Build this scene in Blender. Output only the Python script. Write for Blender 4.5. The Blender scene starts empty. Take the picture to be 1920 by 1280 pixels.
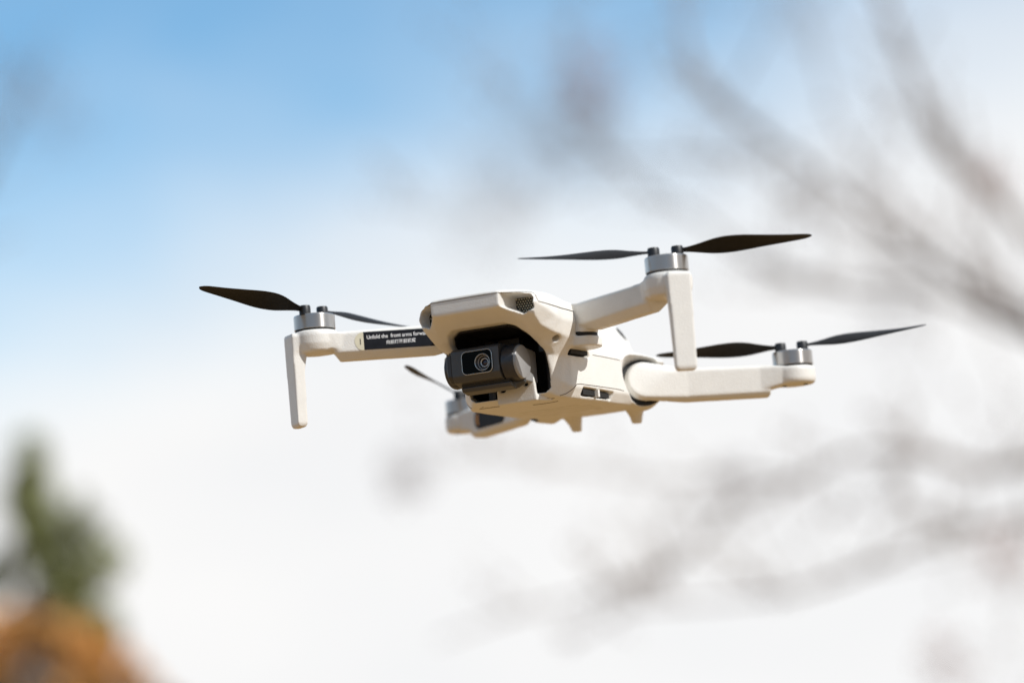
import bpy, bmesh, math, random
from mathutils import Vector, Matrix
from mathutils.bvhtree import BVHTree

sc = bpy.context.scene
C = sc.collection
R = math.radians
H = 2.2                                   # flying height of the drone's middle, metres
MM = 0.001

# ------------------------------------------------------------------ camera
cam_d = bpy.data.cameras.new('camera')
cam = bpy.data.objects.new('camera', cam_d); C.objects.link(cam)
cx, cy, cz = 1202.605*MM, 579.736*MM, -188.801*MM
right = Vector((-0.45691429, 0.885698, -0.08227018))
up = Vector((0.091658, 0.13887701, 0.98605882))
back = Vector((0.88477576, 0.44300364, -0.1446362))
m = Matrix((right, up, back)).transposed().to_4x4()
m.translation = Vector((cx, cy, cz + H))
cam.matrix_world = m
cam_d.sensor_width = 36; cam_d.lens = 107.897
cam_d.clip_start = 0.05; cam_d.clip_end = 6000
cam_d.dof.use_dof = True; cam_d.dof.focus_distance = 1.30; cam_d.dof.aperture_fstop = 4.8
sc.camera = cam

# ------------------------------------------------------------------ light
SUN_EL, SUN_AZ = 42.0, 83.0                # azimuth counted from +x towards +y
sun_d = bpy.data.lights.new('sun', 'SUN'); sun_d.energy = 3.15; sun_d.angle = R(0.5); sun_d.color = (1, .975, .94)
sun = bpy.data.objects.new('sun', sun_d); C.objects.link(sun)
sd = Vector((math.cos(R(SUN_EL))*math.cos(R(SUN_AZ)), math.cos(R(SUN_EL))*math.sin(R(SUN_AZ)), math.sin(R(SUN_EL))))
sun.rotation_euler = sd.to_track_quat('Z', 'Y').to_euler(); sun.location = (0, 2, 6)

world = bpy.data.worlds.new('World'); sc.world = world; world.use_nodes = True
wn = world.node_tree; wn.nodes.clear(); WL = wn.links.new
out = wn.nodes.new('ShaderNodeOutputWorld'); bg = wn.nodes.new('ShaderNodeBackground'); bg.inputs[1].default_value = 0.1
WL(bg.outputs[0], out.inputs[0])
sky = wn.nodes.new('ShaderNodeTexSky'); sky.sky_type = 'NISHITA'; sky.sun_disc = False
sky.sun_elevation = R(SUN_EL); sky.sun_rotation = R(90 - SUN_AZ); sky.air_density = 1.0; sky.dust_density = 0.3; sky.ozone_density = 2.5
tc = wn.nodes.new('ShaderNodeTexCoord')
# thin cloud: a veil, denser towards the horizon, broken up by large soft noise
sep = wn.nodes.new('ShaderNodeSeparateXYZ'); WL(tc.outputs['Generated'], sep.inputs[0])
nz = wn.nodes.new('ShaderNodeTexNoise'); nz.inputs['Scale'].default_value = 5.5; nz.inputs['Detail'].default_value = 3.0; nz.inputs['Roughness'].default_value = .5
mp = wn.nodes.new('ShaderNodeMapping'); mp.inputs['Scale'].default_value = (1, 1, 2.2); mp.inputs['Location'].default_value = (.3, .1, .0)
WL(tc.outputs['Generated'], mp.inputs[0]); WL(mp.outputs[0], nz.inputs[0])
def wmath(op, a, b, c=None):
    n = wn.nodes.new('ShaderNodeMath'); n.operation = op
    for i, v in enumerate((a, b) if c is None else (a, b, c)):
        if isinstance(v, (int, float)): n.inputs[i].default_value = v
        else: WL(v, n.inputs[i])
    return n.outputs[0]
# the veil thins out with height and towards the south of the view
side = wmath('MULTIPLY_ADD', sep.outputs[1], 1.0, wmath('MULTIPLY', sep.outputs[0], -0.5))
f0 = wmath('MULTIPLY_ADD', sep.outputs[2], -7.6, 2.04)
f1 = wmath('MULTIPLY_ADD', wmath('MAXIMUM', side, -0.2), 1.6, f0)
f2 = wmath('MULTIPLY_ADD', wmath('SUBTRACT', nz.outputs[0], 0.5), 0.9, f1)
f2 = wmath('MAXIMUM', f2, wmath('MULTIPLY_ADD', sep.outputs[2], 1.1, -.28))  # unseen overhead cloud, added to keep the fill light neutral
mr = wn.nodes.new('ShaderNodeMapRange'); mr.interpolation_type = 'SMOOTHSTEP'
mr.inputs['From Min'].default_value = -0.28; mr.inputs['From Max'].default_value = 1.08; WL(f2, mr.inputs['Value'])
mx = wn.nodes.new('ShaderNodeMix'); mx.data_type = 'RGBA'
WL(mr.outputs[0], mx.inputs[0])
tint = wn.nodes.new('ShaderNodeMix'); tint.data_type = 'RGBA'; tint.blend_type = 'MULTIPLY'; tint.inputs[0].default_value = 1
WL(sky.outputs[0], tint.inputs[6]); tint.inputs[7].default_value = (.52, .98, 1.10, 1)
WL(tint.outputs[2], mx.inputs[6]); 
nz2 = wn.nodes.new('ShaderNodeTexNoise'); nz2.inputs['Scale'].default_value = 9.0; nz2.inputs['Detail'].default_value = 4.0
WL(mp.outputs[0], nz2.inputs[0])
cr_ = wn.nodes.new('ShaderNodeValToRGB'); WL(nz2.outputs[0], cr_.inputs[0])
cr_.color_ramp.elements[0].position = .35; cr_.color_ramp.elements[0].color = (.91, .915, .925, 1)
cr_.color_ramp.elements[1].position = .65; cr_.color_ramp.elements[1].color = (.97, .965, .96, 1)
cm_ = wn.nodes.new('ShaderNodeVectorMath'); cm_.operation = 'SCALE'; cm_.inputs['Scale'].default_value = 7.3
# unseen cloud behind the camera, greyed to weaken the fill on shaded faces
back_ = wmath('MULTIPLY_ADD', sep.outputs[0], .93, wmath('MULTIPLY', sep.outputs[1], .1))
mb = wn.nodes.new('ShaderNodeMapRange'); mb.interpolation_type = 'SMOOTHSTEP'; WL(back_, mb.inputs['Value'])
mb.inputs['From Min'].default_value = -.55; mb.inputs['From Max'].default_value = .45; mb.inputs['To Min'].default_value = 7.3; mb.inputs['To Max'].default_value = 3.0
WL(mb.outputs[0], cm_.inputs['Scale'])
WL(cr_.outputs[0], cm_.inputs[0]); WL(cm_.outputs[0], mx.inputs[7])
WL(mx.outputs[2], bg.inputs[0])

sc.view_settings.view_transform = 'Standard'; sc.view_settings.look = 'None'
sc.view_settings.exposure = 0.45; sc.view_settings.gamma = 1
sc.render.engine = 'CYCLES'
sc.cycles.use_denoising = True
sc.cycles.max_bounces = 8; sc.cycles.diffuse_bounces = 4

# ------------------------------------------------------------------ materials
def mat(name, col, rough=.5, metal=0., spec=.5, var=0., vscale=300, bump=0., bscale=2500, coat=0.):
    mt = bpy.data.materials.new(name); mt.use_nodes = True
    nt = mt.node_tree; b = nt.nodes['Principled BSDF']
    b.inputs['Base Color'].default_value = (*col, 1); b.inputs['Roughness'].default_value = rough
    b.inputs['Metallic'].default_value = metal; b.inputs['Specular IOR Level'].default_value = spec
    b.inputs['Coat Weight'].default_value = coat
    co = nt.nodes.new('ShaderNodeTexCoord')
    if var:
        n = nt.nodes.new('ShaderNodeTexNoise'); n.inputs['Scale'].default_value = vscale; n.inputs['Detail'].default_value = 4
        nt.links.new(co.outputs['Object'], n.inputs[0])
        r = nt.nodes.new('ShaderNodeValToRGB')
        r.color_ramp.elements[0].color = (*[c*(1-var) for c in col], 1); r.color_ramp.elements[0].position = .3
        r.color_ramp.elements[1].color = (*[min(1, c*(1+var)) for c in col], 1); r.color_ramp.elements[1].position = .7
        nt.links.new(n.outputs[0], r.inputs[0]); nt.links.new(r.outputs[0], b.inputs['Base Color'])
    if bump:
        n = nt.nodes.new('ShaderNodeTexNoise'); n.inputs['Scale'].default_value = bscale; n.inputs['Detail'].default_value = 2
        nt.links.new(co.outputs['Object'], n.inputs[0])
        bp = nt.nodes.new('ShaderNodeBump'); bp.inputs['Strength'].default_value = bump; bp.inputs['Distance'].default_value = .0002
        nt.links.new(n.outputs[0], bp.inputs['Height']); nt.links.new(bp.outputs[0], b.inputs['Normal'])
    return mt
SHELL = mat('ivory_plastic', (.745, .73, .69), .42, var=.025, vscale=160, bump=.6, bscale=1500)
SHELL2 = mat('ivory_plastic_cover', (.755, .74, .70), .40, var=.02, vscale=140, bump=.6, bscale=1500)
DARK = mat('black_plastic', (.012, .012, .013), .45, var=.3, vscale=400)
BLADE = mat('blade_plastic', (.0105, .0105, .0115), .5, spec=.15, var=.25, vscale=500, bump=.25, bscale=2000)
GIMBAL = mat('gimbal_grey', (.070, .070, .070), .34, metal=.25, var=.06, vscale=600, bump=.2, bscale=3000)
GIMBAL_L = mat('gimbal_light_grey', (.34, .34, .338), .42, metal=.2, var=.04, vscale=600, bump=.2, bscale=3000)
GIMBAL_D = mat('gimbal_dark_ring', (.035, .035, .038), .35, var=.15, vscale=500)
SEAM = mat('seam_shadow_gap', (.10, .075, .05), .9)
GAPB = mat('black_gap_fill', (.01, .01, .01), .7)  # black fill standing in for the shade inside gaps, slots and holes
GLASS = mat('lens_cover_glass', (.004, .006, .007), .08, spec=.04)
COATED = mat('coated_lens_glass', (.02, .012, .03), .04, spec=.8)
RIM = mat('bright_rim', (.55, .55, .53), .25, metal=.7)
LABEL = mat('label_black', (.013, .014, .018), .5, spec=.15, var=.2, vscale=300)
TAB = mat('label_cream', (.66, .62, .47), .45, var=.05, vscale=300)
INK = mat('label_white_ink', (.82, .82, .82), .5)
INKB = mat('label_black_ink', (.02, .02, .02), .5)
INKG = mat('label_faded_ink', (.16, .16, .17), .5)
ORANGE = mat('label_orange', (.62, .28, .04), .5)
BARK = mat('bark', (.28, .23, .20), .9, var=.3, vscale=30)
BARKB = mat('bark_pale', (.36, .31, .28), .9, var=.3, vscale=30)
BUD = mat('reddish_buds', (.40, .22, .18), .8, var=.3, vscale=20)
BUDG = mat('grey_catkins', (.23, .19, .19), .8, var=.3, vscale=20)
def leafmat(name, col, var):
    mt = mat(name, col, .6, var=var, vscale=6)
    mt.node_tree.nodes['Principled BSDF'].inputs['Transmission Weight'].default_value = 0
    return mt
LEAFG = leafmat('conifer_green', (.25, .27, .11), .4)
TWIGGY = leafmat('grey_twigs', (.20, .17, .15), .3)
LEAFO = leafmat('rust_leaves', (.58, .30, .085), .35)
# brushed aluminium of the motor bells
ANI = 0.25
def bellmat():
    mt = mat('brushed_aluminium', (.52, .505, .485), .30, metal=1.)
    nt = mt.node_tree; b = nt.nodes['Principled BSDF']
    b.inputs['Anisotropic'].default_value = .85; b.inputs['Anisotropic Rotation'].default_value = ANI
    tg = nt.nodes.new('ShaderNodeTangent'); tg.direction_type = 'RADIAL'; tg.axis = 'Z'; nt.links.new(tg.outputs[0], b.inputs['Tangent'])
    co = nt.nodes.new('ShaderNodeTexCoord'); mpn = nt.nodes.new('ShaderNodeMapping'); mpn.inputs['Scale'].default_value = (900, 900, 60)
    n = nt.nodes.new('ShaderNodeTexNoise'); n.inputs['Scale'].default_value = 1; n.inputs['Detail'].default_value = 3
    nt.links.new(co.outputs['Object'], mpn.inputs[0]); nt.links.new(mpn.outputs[0], n.inputs[0])
    bp = nt.nodes.new('ShaderNodeBump'); bp.inputs['Strength'].default_value = .05; bp.inputs['Distance'].default_value = .00005
    nt.links.new(n.outputs[0], bp.inputs['Height']); nt.links.new(bp.outputs[0], b.inputs['Normal'])
    return mt
BELL = bellmat()

# ------------------------------------------------------------------ helpers
def empty(name, loc=(0, 0, 0), parent=None):
    o = bpy.data.objects.new(name, None); C.objects.link(o); o.location = loc; o.empty_display_size = .02
    if parent: o.parent = parent
    return o
def tag(o, label=None, cat=None, group=None, kind=None):
    if label: o['label'] = label
    if cat: o['category'] = cat
    if group: o['group'] = group
    if kind: o['kind'] = kind
    return o
def finish(name, bm, material, parent=None, smooth=True, angle=None):
    me = bpy.data.meshes.new(name)
    if angle is not None:
        for e in bm.edges:
            e.smooth = not (len(e.link_faces) == 2 and e.calc_face_angle(0) > R(angle))
    bm.normal_update(); bm.to_mesh(me); bm.free()
    for p in me.polygons: p.use_smooth = smooth
    me.materials.append(material)
    o = bpy.data.objects.new(name, me); C.objects.link(o)
    if parent: o.parent = parent
    return o
def hull(pts):
    """convex solid through points given in mm"""
    bm = bmesh.new()
    for p in pts: bm.verts.new(Vector(p)*MM)
    r = bmesh.ops.convex_hull(bm, input=bm.verts)
    junk = [g for g in r['geom_interior'] if isinstance(g, bmesh.types.BMVert)] + [g for g in r['geom_unused'] if isinstance(g, bmesh.types.BMVert)]
    bmesh.ops.delete(bm, geom=list(set(junk)), context='VERTS')
    bmesh.ops.recalc_face_normals(bm, faces=bm.faces)
    return bm
def merge(bms):
    out = bmesh.new(); tmp = bpy.data.meshes.new('tmp')
    for b in bms:
        b.to_mesh(tmp); out.from_mesh(tmp); b.free()
    bpy.data.meshes.remove(tmp)
    return out
def circ(c, r, axis, n=24, ry=None, ph=0, ref=None):
    a = Vector(axis).normalized()
    u = a.orthogonal().normalized() if ref is None else (Vector(ref) - a*a.dot(Vector(ref))).normalized()
    v = a.cross(u); ry = ry or r
    return [Vector(c) + u*r*math.cos(2*math.pi*i/n+ph) + v*ry*math.sin(2*math.pi*i/n+ph) for i in range(n)]
def cyl(c0, c1, r0, r1=None, n=32, bev=0):
    """cylinder hull with optional rounded edges; mm"""
    c0, c1 = Vector(c0), Vector(c1); ax = (c1-c0).normalized(); r1 = r0 if r1 is None else r1
    pts = []
    if bev:
        for k in range(4):
            t = k/3*math.pi/2
            pts += circ(c0 + ax*bev*(1-math.cos(t)), r0-bev*(1-math.sin(t)), ax, n)
            pts += circ(c1 - ax*bev*(1-math.cos(t)), r1-bev*(1-math.sin(t)), ax, n)
    else: pts = circ(c0, r0, ax, n) + circ(c1, r1, ax, n)
    return hull(pts)
def ball(c, r, sc_=(1, 1, 1), n=16):
    pts = []
    for i in range(1, n):
        t = math.pi*i/n
        for j in range(2*n):
            p = math.pi*j/n
            pts.append((c[0]+r*sc_[0]*math.sin(t)*math.cos(p), c[1]+r*sc_[1]*math.sin(t)*math.sin(p), c[2]+r*sc_[2]*math.cos(t)))
    pts += [(c[0], c[1], c[2]+r*sc_[2]), (c[0], c[1], c[2]-r*sc_[2])]
    return hull(pts)
def box(x0, x1, y0, y1, z0, z1): return hull([(x, y, z) for x in (x0, x1) for y in (y0, y1) for z in (z0, z1)])
def prism(poly, axis, a, b, scale_b=1., cen=None):
    """convex polygon in the plane across `axis`, extruded from a to b (mm)"""
    pts = []
    if cen is None: cen = [sum(p[i] for p in poly)/len(poly) for i in (0, 1)]
    for t, s in ((a, 1.), (b, scale_b)):
        for p in poly:
            q = [cen[0]+(p[0]-cen[0])*s, cen[1]+(p[1]-cen[1])*s]
            q.insert('xyz'.index(axis), t); pts.append(q)
    return hull(pts)
def ngon_prism(poly, axis, a, b):
    """any polygon extruded along an axis; mm"""
    bm = bmesh.new(); rings = []
    for t in (a, b):
        ring = []
        for p in poly:
            q = list(p); q.insert('xyz'.index(axis), t); ring.append(bm.verts.new(Vector(q)*MM))
        rings.append(ring)
    n = len(poly)
    bm.faces.new(rings[0]); bm.faces.new(rings[1])
    for i in range(n): bm.faces.new((rings[0][i], rings[0][(i+1) % n], rings[1][(i+1) % n], rings[1][i]))
    bmesh.ops.recalc_face_normals(bm, faces=bm.faces)
    return bm
def loft(stations):
    """stations: (x, [(y, z) half profile from top centre to bottom centre]); mm, mirrored in y"""
    bm = bmesh.new(); rings = []
    for x, half in stations:
        pts = [(y, z) for y, z in half] + [(-y, z) for y, z in half[-2:0:-1]]
        rings.append([bm.verts.new(Vector((x, y, z))*MM) for y, z in pts])
    n = len(rings[0])
    for a, b in zip(rings, rings[1:]):
        for i in range(n): bm.faces.new((a[i], a[(i+1) % n], b[(i+1) % n], b[i]))
    bm.faces.new(rings[0]); bm.faces.new(rings[-1])
    bmesh.ops.triangulate(bm, faces=bm.faces)
    bmesh.ops.recalc_face_normals(bm, faces=bm.faces)
    return bm
def evaluated(o):
    dg = bpy.context.evaluated_depsgraph_get(); dg.update()
    return bpy.data.meshes.new_from_object(o.evaluated_get(dg))
def soft(pieces, cuts=(), voxel=.45, it=6, fac=.5, post_cuts=()):
    """union of solids minus cuts, re-skinned at a fine pitch and relaxed so that every edge gets a moulded radius"""
    me = bpy.data.meshes.new('tmp'); b = merge(pieces); b.to_mesh(me); b.free()
    o = bpy.data.objects.new('tmp', me); C.objects.link(o)
    def modify(setup):
        setup()
        new = evaluated(o); o.modifiers.clear(); old = o.data; o.data = new; bpy.data.meshes.remove(old)
    def rem(v):
        md = o.modifiers.new('r', 'REMESH'); md.mode = 'VOXEL'; md.voxel_size = v*MM
    modify(lambda: rem(voxel))
    def cut(cs):
        cm = bpy.data.meshes.new('cut'); cb = merge(list(cs)); cb.to_mesh(cm); cb.free()
        co = bpy.data.objects.new('cut', cm); C.objects.link(co)
        def s():
            md = o.modifiers.new('b', 'BOOLEAN'); md.operation = 'DIFFERENCE'; md.object = co; md.solver = 'EXACT'; md.use_self = False
        modify(s)
        bpy.data.objects.remove(co); bpy.data.meshes.remove(cm)
    for c in cuts:
        cut([c])
    def fin():
        if cuts: rem(voxel)
        md = o.modifiers.new('s', 'SMOOTH'); md.factor = fac; md.iterations = it
    modify(fin)
    for c in post_cuts: cut([c])
    bm = bmesh.new(); bm.from_mesh(o.data)
    m_ = o.data; bpy.data.objects.remove(o); bpy.data.meshes.remove(m_)
    return bm
def mirror_y(bm):
    bmesh.ops.scale(bm, vec=(1, -1, 1), verts=bm.verts); bmesh.ops.reverse_faces(bm, faces=bm.faces); return bm
def xform(bm, M): bmesh.ops.transform(bm, matrix=M, verts=bm.verts); return bm
def tube(pts, r, n=8, closed=False):
    """tube through points (already in metres) with radius or radii r (metres)"""
    bm = bmesh.new(); P = [Vector(p) for p in pts]; k = len(P); rr = r if isinstance(r, (list, tuple)) else [r]*k
    rings = []; prev = None
    for i, p in enumerate(P):
        a = P[(i-1) % k] if (i > 0 or closed) else p; b = P[(i+1) % k] if (i < k-1 or closed) else p
        t = (b-a).normalized() if (b-a).length > 0 else Vector((0, 0, 1))
        u = t.orthogonal().normalized() if prev is None else (prev - t*prev.dot(t)).normalized()
        prev = u; v = t.cross(u)
        rings.append([bm.verts.new(p + (u*math.cos(2*math.pi*j/n)+v*math.sin(2*math.pi*j/n))*rr[i]) for j in range(n)])
    for a, b in list(zip(rings, rings[1:])) + ([(rings[-1], rings[0])] if closed else []):
        for j in range(n): bm.faces.new((a[j], a[(j+1) % n], b[(j+1) % n], b[j]))
    if not closed: bm.faces.new(rings[0][::-1]); bm.faces.new(rings[-1])
    bmesh.ops.recalc_face_normals(bm, faces=bm.faces)
    return bm
def lathe(prof, n=64, c=(0, 0)):
    """profile of (radius, z) in mm around the vertical axis through c"""
    bm = bmesh.new(); rings = []
    for r_, z in prof:
        rings.append([bm.verts.new(Vector((c[0]+r_*math.cos(2*math.pi*i/n), c[1]+r_*math.sin(2*math.pi*i/n), z))*MM) for i in range(n)])
    for a, b in zip(rings, rings[1:]):
        for i in range(n): bm.faces.new((a[i], a[(i+1) % n], b[(i+1) % n], b[i]))
    bm.faces.new(rings[0]); bm.faces.new(rings[-1])
    bmesh.ops.recalc_face_normals(bm, faces=bm.faces)
    return bm

# ------------------------------------------------------------------ the ground
def build_ground():
    mt = bpy.data.materials.new('dry_grass'); mt.use_nodes = True; nt = mt.node_tree; b = nt.nodes['Principled BSDF']
    n = nt.nodes.new('ShaderNodeTexNoise'); n.inputs['Scale'].default_value = 1.5; n.inputs['Detail'].default_value = 8
    co = nt.nodes.new('ShaderNodeTexCoord'); nt.links.new(co.outputs['Object'], n.inputs[0])
    r = nt.nodes.new('ShaderNodeValToRGB')
    r.color_ramp.elements[0].position = .3; r.color_ramp.elements[0].color = (.225, .125, .038, 1)
    r.color_ramp.elements[1].position = .7; r.color_ramp.elements[1].color = (.35, .212, .082, 1)
    nt.links.new(n.outputs[0], r.inputs[0]); nt.links.new(r.outputs[0], b.inputs['Base Color']); b.inputs['Roughness'].default_value = .95
    bm = bmesh.new(); S = 2500; N = 50
    for i in range(N+1):
        for j in range(N+1):
            x, y = (i/N*2-1), (j/N*2-1); bm.verts.new((S*x*abs(x), S*y*abs(y), 0))
    bm.verts.ensure_lookup_table()
    for i in range(N):
        for j in range(N):
            a = i*(N+1)+j; bm.faces.new([bm.verts[k] for k in (a, a+N+1, a+N+2, a+1)])
    tag(finish('ground', bm, mt), kind='structure')
build_ground()

# ------------------------------------------------------------------ the drone
drone = empty('drone', (0, 0, H))
tag(drone, 'small ivory white folding quadcopter hovering with a grey camera under its nose', 'drone')

# ---- body -------------------------------------------------------------
ST = [
 (86.0, [(0,16.2),(15.0,15.9),(17.0,14.6),(17.3,12),(17.1,10.2),(16,9.4),(13,9.1),(8,9.1),(0,9.1)]),
 (80.5, [(0,17),(16.5,16.6),(21.9,14.8),(22.7,11.5),(22.3,8.6),(18,6.8),(13,6.3),(8,6.2),(0,6.2)]),
 (75.0, [(0,17.6),(18,17.2),(26.7,14.3),(28.0,10.5),(26.2,5.8),(20,3.9),(14,3.4),(8,3.2),(0,3.2)]),
 (69.0, [(0,18.3),(19.5,17.6),(27.3,14.3),(28.8,8.8),(25.9,1.9),(20.5,.4),(14,.1),(8,0),(0,0)]),
 (60.0, [(0,19),(20.5,17.8),(27.9,13.5),(29.4,6),(27.6,-.6),(21.5,-3.7),(16,-4),(9,-4.2),(0,-4.2)]),
 (53.5, [(0,19.2),(20.8,18),(28,13),(29.2,5),(28,-1.2),(22.5,-6.8),(20,-7.6),(12,-8),(0,-8)]),
 (50.8, [(0,19.2),(20.8,18),(28.2,13),(29.5,5),(28.4,-1.5),(22.6,-9),(20.8,-17),(18,-24.2),(0,-24.6)]),
 (47.0, [(0,19.2),(20.8,17.8),(28.4,13),(29.8,5),(28.8,-1.8),(24,-9),(23.2,-20),(20.5,-26),(0,-26.2)]),
 (42.3, [(0,19.0),(20.6,17.4),(28.5,12.6),(30,5),(29.2,-2.2),(25.6,-9),(25.8,-22),(23.4,-26.6),(0,-26.8)]),
 (40.8, [(0,18.9),(20.2,17.2),(25.6,12.6),(25.6,5),(25.6,-2.2),(25.8,-9),(26,-22),(23.6,-26.7),(0,-26.8)]),
 (12.0, [(0,18.2),(17,16.8),(23.0,11),(25.2,3),(27,-6.6),(27,-9),(27,-22),(24.6,-26.4),(0,-26.6)]),
 (-8.0, [(0,17.6),(14.6,16),(19.6,10),(22.6,2),(27,-6.4),(27,-9),(27,-21.5),(24.6,-26),(0,-26.2)]),
 (-24.0,[(0,16.4),(12.4,15),(16.0,9),(19.0,1),(26,-6),(26,-9),(25.4,-21),(22.6,-25.2),(0,-25.4)]),
 (-41.0,[(0,14.2),(10.6,13),(13.6,7),(16.5,0),(24,-6),(23.6,-9),(22.0,-20.5),(20,-24.6),(0,-24.8)]),
 (-51.5,[(0,11.4),(9.6,10.4),(11.6,5),(13.5,-1),(18,-6.4),(17.6,-9),(16,-19),(14,-22),(0,-22.2)]),
 (-53.5,[(0,9.5),(8,8.6),(9.6,5),(11.6,-1),(14,-6.4),(14,-9),(13,-17),(11,-19),(0,-19.2)]),
]
pieces = [loft(ST)]
cuts = []
foot_pts = []
RING_C = Vector((-28.5, 26.2, -15.0)); RING_N = Vector((.72, .62, .16)).normalized()
for s in (1, -1):
    # lug under the front arm hinge
    pieces.append(cyl((35.5, s*28.5, -1.2), (35.5, s*28.5, -5.6), 8.6, n=32))
    pieces.append(hull([(46, s*20, -1.5), (46, s*28.5, -1.5), (30, s*20, -1.5), (31, s*29, -1.5), (46, s*20, -5.4), (46, s*28, -5.4), (30, s*20, -5.4), (31, s*29, -5.4)]))
    # collar that carries the rear arm joint
    c = Vector((RING_C.x, s*RING_C.y, RING_C.z)); n_ = Vector((RING_N.x, s*RING_N.y, RING_N.z))
    pieces.append(hull(circ(c-n_*.6, 11.0, n_, 40) + circ(c-n_*9, 10.6, n_, 40) + [(-38, s*10, -20), (-10, s*16, -10), (-6, s*18, -22), (-40, s*10, -8)]))
    # flared canopy above that joint
    pieces.append(hull([(-2, s*25.5, -5.0), (-2, s*26.6, -6.6), (-14, s*27.3, -6.9), (-26, s*31, -6.6), (-36, s*33.5, -6.4), (-44, s*31, -6.0), (-26, s*30.5, -4.2), (-36, s*32.5, -4.4),
                        (-12, s*23, -2), (-30, s*20, .5), (-46, s*16, -1), (-46, s*16, -8), (-10, s*18, -7)]))
body = soft(pieces, voxel=.5, it=2, fac=.5)
# openings cut into that skin
cav = [(0,3.9),(12.0,3.9),(16.0,2.4),(18.4,-.6),(19.4,-6),(19.6,-14),(19.2,-22.2),(17.0,-24.0),(0,-24.2)]
cavp = cav + [(-y, z) for y, z in cav[-2:0:-1]]
intake = [(15.8, 14.0), (24.4, 13.6), (25.4, 12.2), (25.3, 8.2), (21.2, 6.6), (15.8, 9.6)]
cutset = [ngon_prism(cavp, 'x', 18, 120)]
for s in (1, -1):
    cutset.append(prism([(s*y, z) for y, z in intake], 'x', 69.0, 86, 1.36, cen=(s*15.2, 10.6)))
    cutset.append(cyl((52.3, s*22.9, .4), (60.5, s*32.5, -10.5), 1.75, n=20))                       # screw hole in the cheek
    cutset.append(hull([(33, s*21, -24.9), (33, s*21, -21.9), (33.6, s*31, -25.6), (33.6, s*31, -21.6),
                        (6, s*21, -24.9), (6, s*21, -21.9), (3, s*31, -25.6), (3, s*31, -21.6)]))           # side vent pocket
    cutset.append(hull([(44, s*22, -8.4), (44, s*26, -8.8), (26, s*22, -8.4), (24, s*29, -8.6), (44, s*22, -6.2), (44, s*34, -5.9), (26, s*22, -6.2), (24, s*34, -5.9)]))  # slot below the lug
    c = Vector((RING_C.x, s*RING_C.y, RING_C.z)); n_ = Vector((RING_N.x, s*RING_N.y, RING_N.z))
    cutset.append(cyl(c-n_*.6, c+n_*26, 10.8, 15.5, n=48))
    cutset.append(cyl((-12, s*11, -30), (-12, s*11, -24.6), 2.4, n=24))
# battery grooves across the belly
for i, (x0, x1, w) in enumerate([(14, 15.6, 15), (7, 8.6, 17), (0, 1.6, 17), (-7, -5.4, 15)]):
    cutset.append(box(x0, x1+.4, -w, w, -30, -25.1))
body_pieces = body
body = soft([body_pieces], cuts=cutset, voxel=.42, it=5, fac=.5)
bmesh.ops.remove_doubles(body, verts=body.verts, dist=1e-6)
bmesh.ops.recalc_face_normals(body, faces=body.faces)
# split into the top cover and the main shell along the parting line
def seam_z(x): return 14.9 if x > 73.8 else (9.4 + (x-42.3)*.045 if x > 41.5 else -7.0)
def bis(bm, co, no):
    bmesh.ops.bisect_plane(bm, geom=bm.verts[:]+bm.edges[:]+bm.faces[:], plane_co=Vector(co)*MM, plane_no=Vector(no))
for co, no in (((0, 0, 14.9), (0, 0, 1)), ((73.8, 0, 0), (1, 0, 0)), ((41.5, 0, 0), (1, 0, 0)), ((42.3, 0, 9.4), (-.045, 0, 1)), ((0, 0, -7.0), (0, 0, 1))):
    bis(body, co, no)
bvh = BVHTree.FromBMesh(body)
top = body.copy()
def above(f):
    c = f.calc_center_median()/MM
    return c.z > seam_z(c.x) and not (abs(c.y) < 19.8 and 18 < c.x < 66 and c.z < 8 and c.z > -7.5)
bmesh.ops.delete(top, geom=[f for f in top.faces if not above(f)], context='FACES')
bmesh.ops.delete(body, geom=[f for f in body.faces if above(f)], context='FACES')
body_o = finish('body_shell', body, SHELL, drone)
top_o = finish('top_cover', top, SHELL2, drone)

def on_side(x, z, s):
    h = bvh.ray_cast(Vector((x, s*60, z))*MM, Vector((0, -s, 0))); return h[0]
def on_front(y, z):
    h = bvh.ray_cast(Vector((120, y, z))*MM, Vector((-1, 0, 0))); return h[0]
def on_belly(x, y):
    h = bvh.ray_cast(Vector((x, y, -60))*MM, Vector((0, 0, 1))); return h[0]
def lerp_path(pts, step=1.0):
    out_ = []
    for a, b in zip(pts, pts[1:]):
        a, b = Vector(a), Vector(b); n = max(1, int((b-a).length/step))
        out_ += [a+(b-a)*i/n for i in range(n)]
    return out_ + [Vector(pts[-1])]
seams = []
fr = [on_front(y*.5, 14.9) for y in range(-33, 34)]
seams.append(tube([p for p in fr if p], .2*MM, 6))
for s in (1, -1):
    path = [(x, 14.9) for x in [85.4-i*.8 for i in range(14)]] + [(74.6, 14.8), (74.1, 14.3), (73.8, 13.5), (73.7, 12.3), (73.4, 10.9)]
    path += [(x, 9.4+(x-42.3)*.045) for x in [73-i*.9 for i in range(35)]]
    P = [on_side(x, z, s) for x, z in path]
    seams.append(tube([p for p in P if p], .2*MM, 6))
    P = [on_side(x, -7.0, s) for x in [22-i*.8 for i in range(34)]]
    seams.append(tube([p for p in P if p], .16*MM, 6))
    # battery bay seam above the side vents
    path = lerp_path([(47, -26.0), (44, -25.0), (40.5, -22.0), (39, -21.0), (36, -20.6), (0, -20.2), (-6, -20.4)], .8)
    P = [on_side(v.x, v.y, s) for v in path]
    seams.append(tube([p for p in P if p and s*p.y > .015], .16*MM, 6))
P = [on_belly(45, y) for y in range(-18, 19)]
seams.append(tube([p for p in P if p], .18*MM, 6))
P = [on_belly(38-1.5*math.sin(math.pi*(y-4)/12)**.5, y) for y in range(4, 17)]
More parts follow.
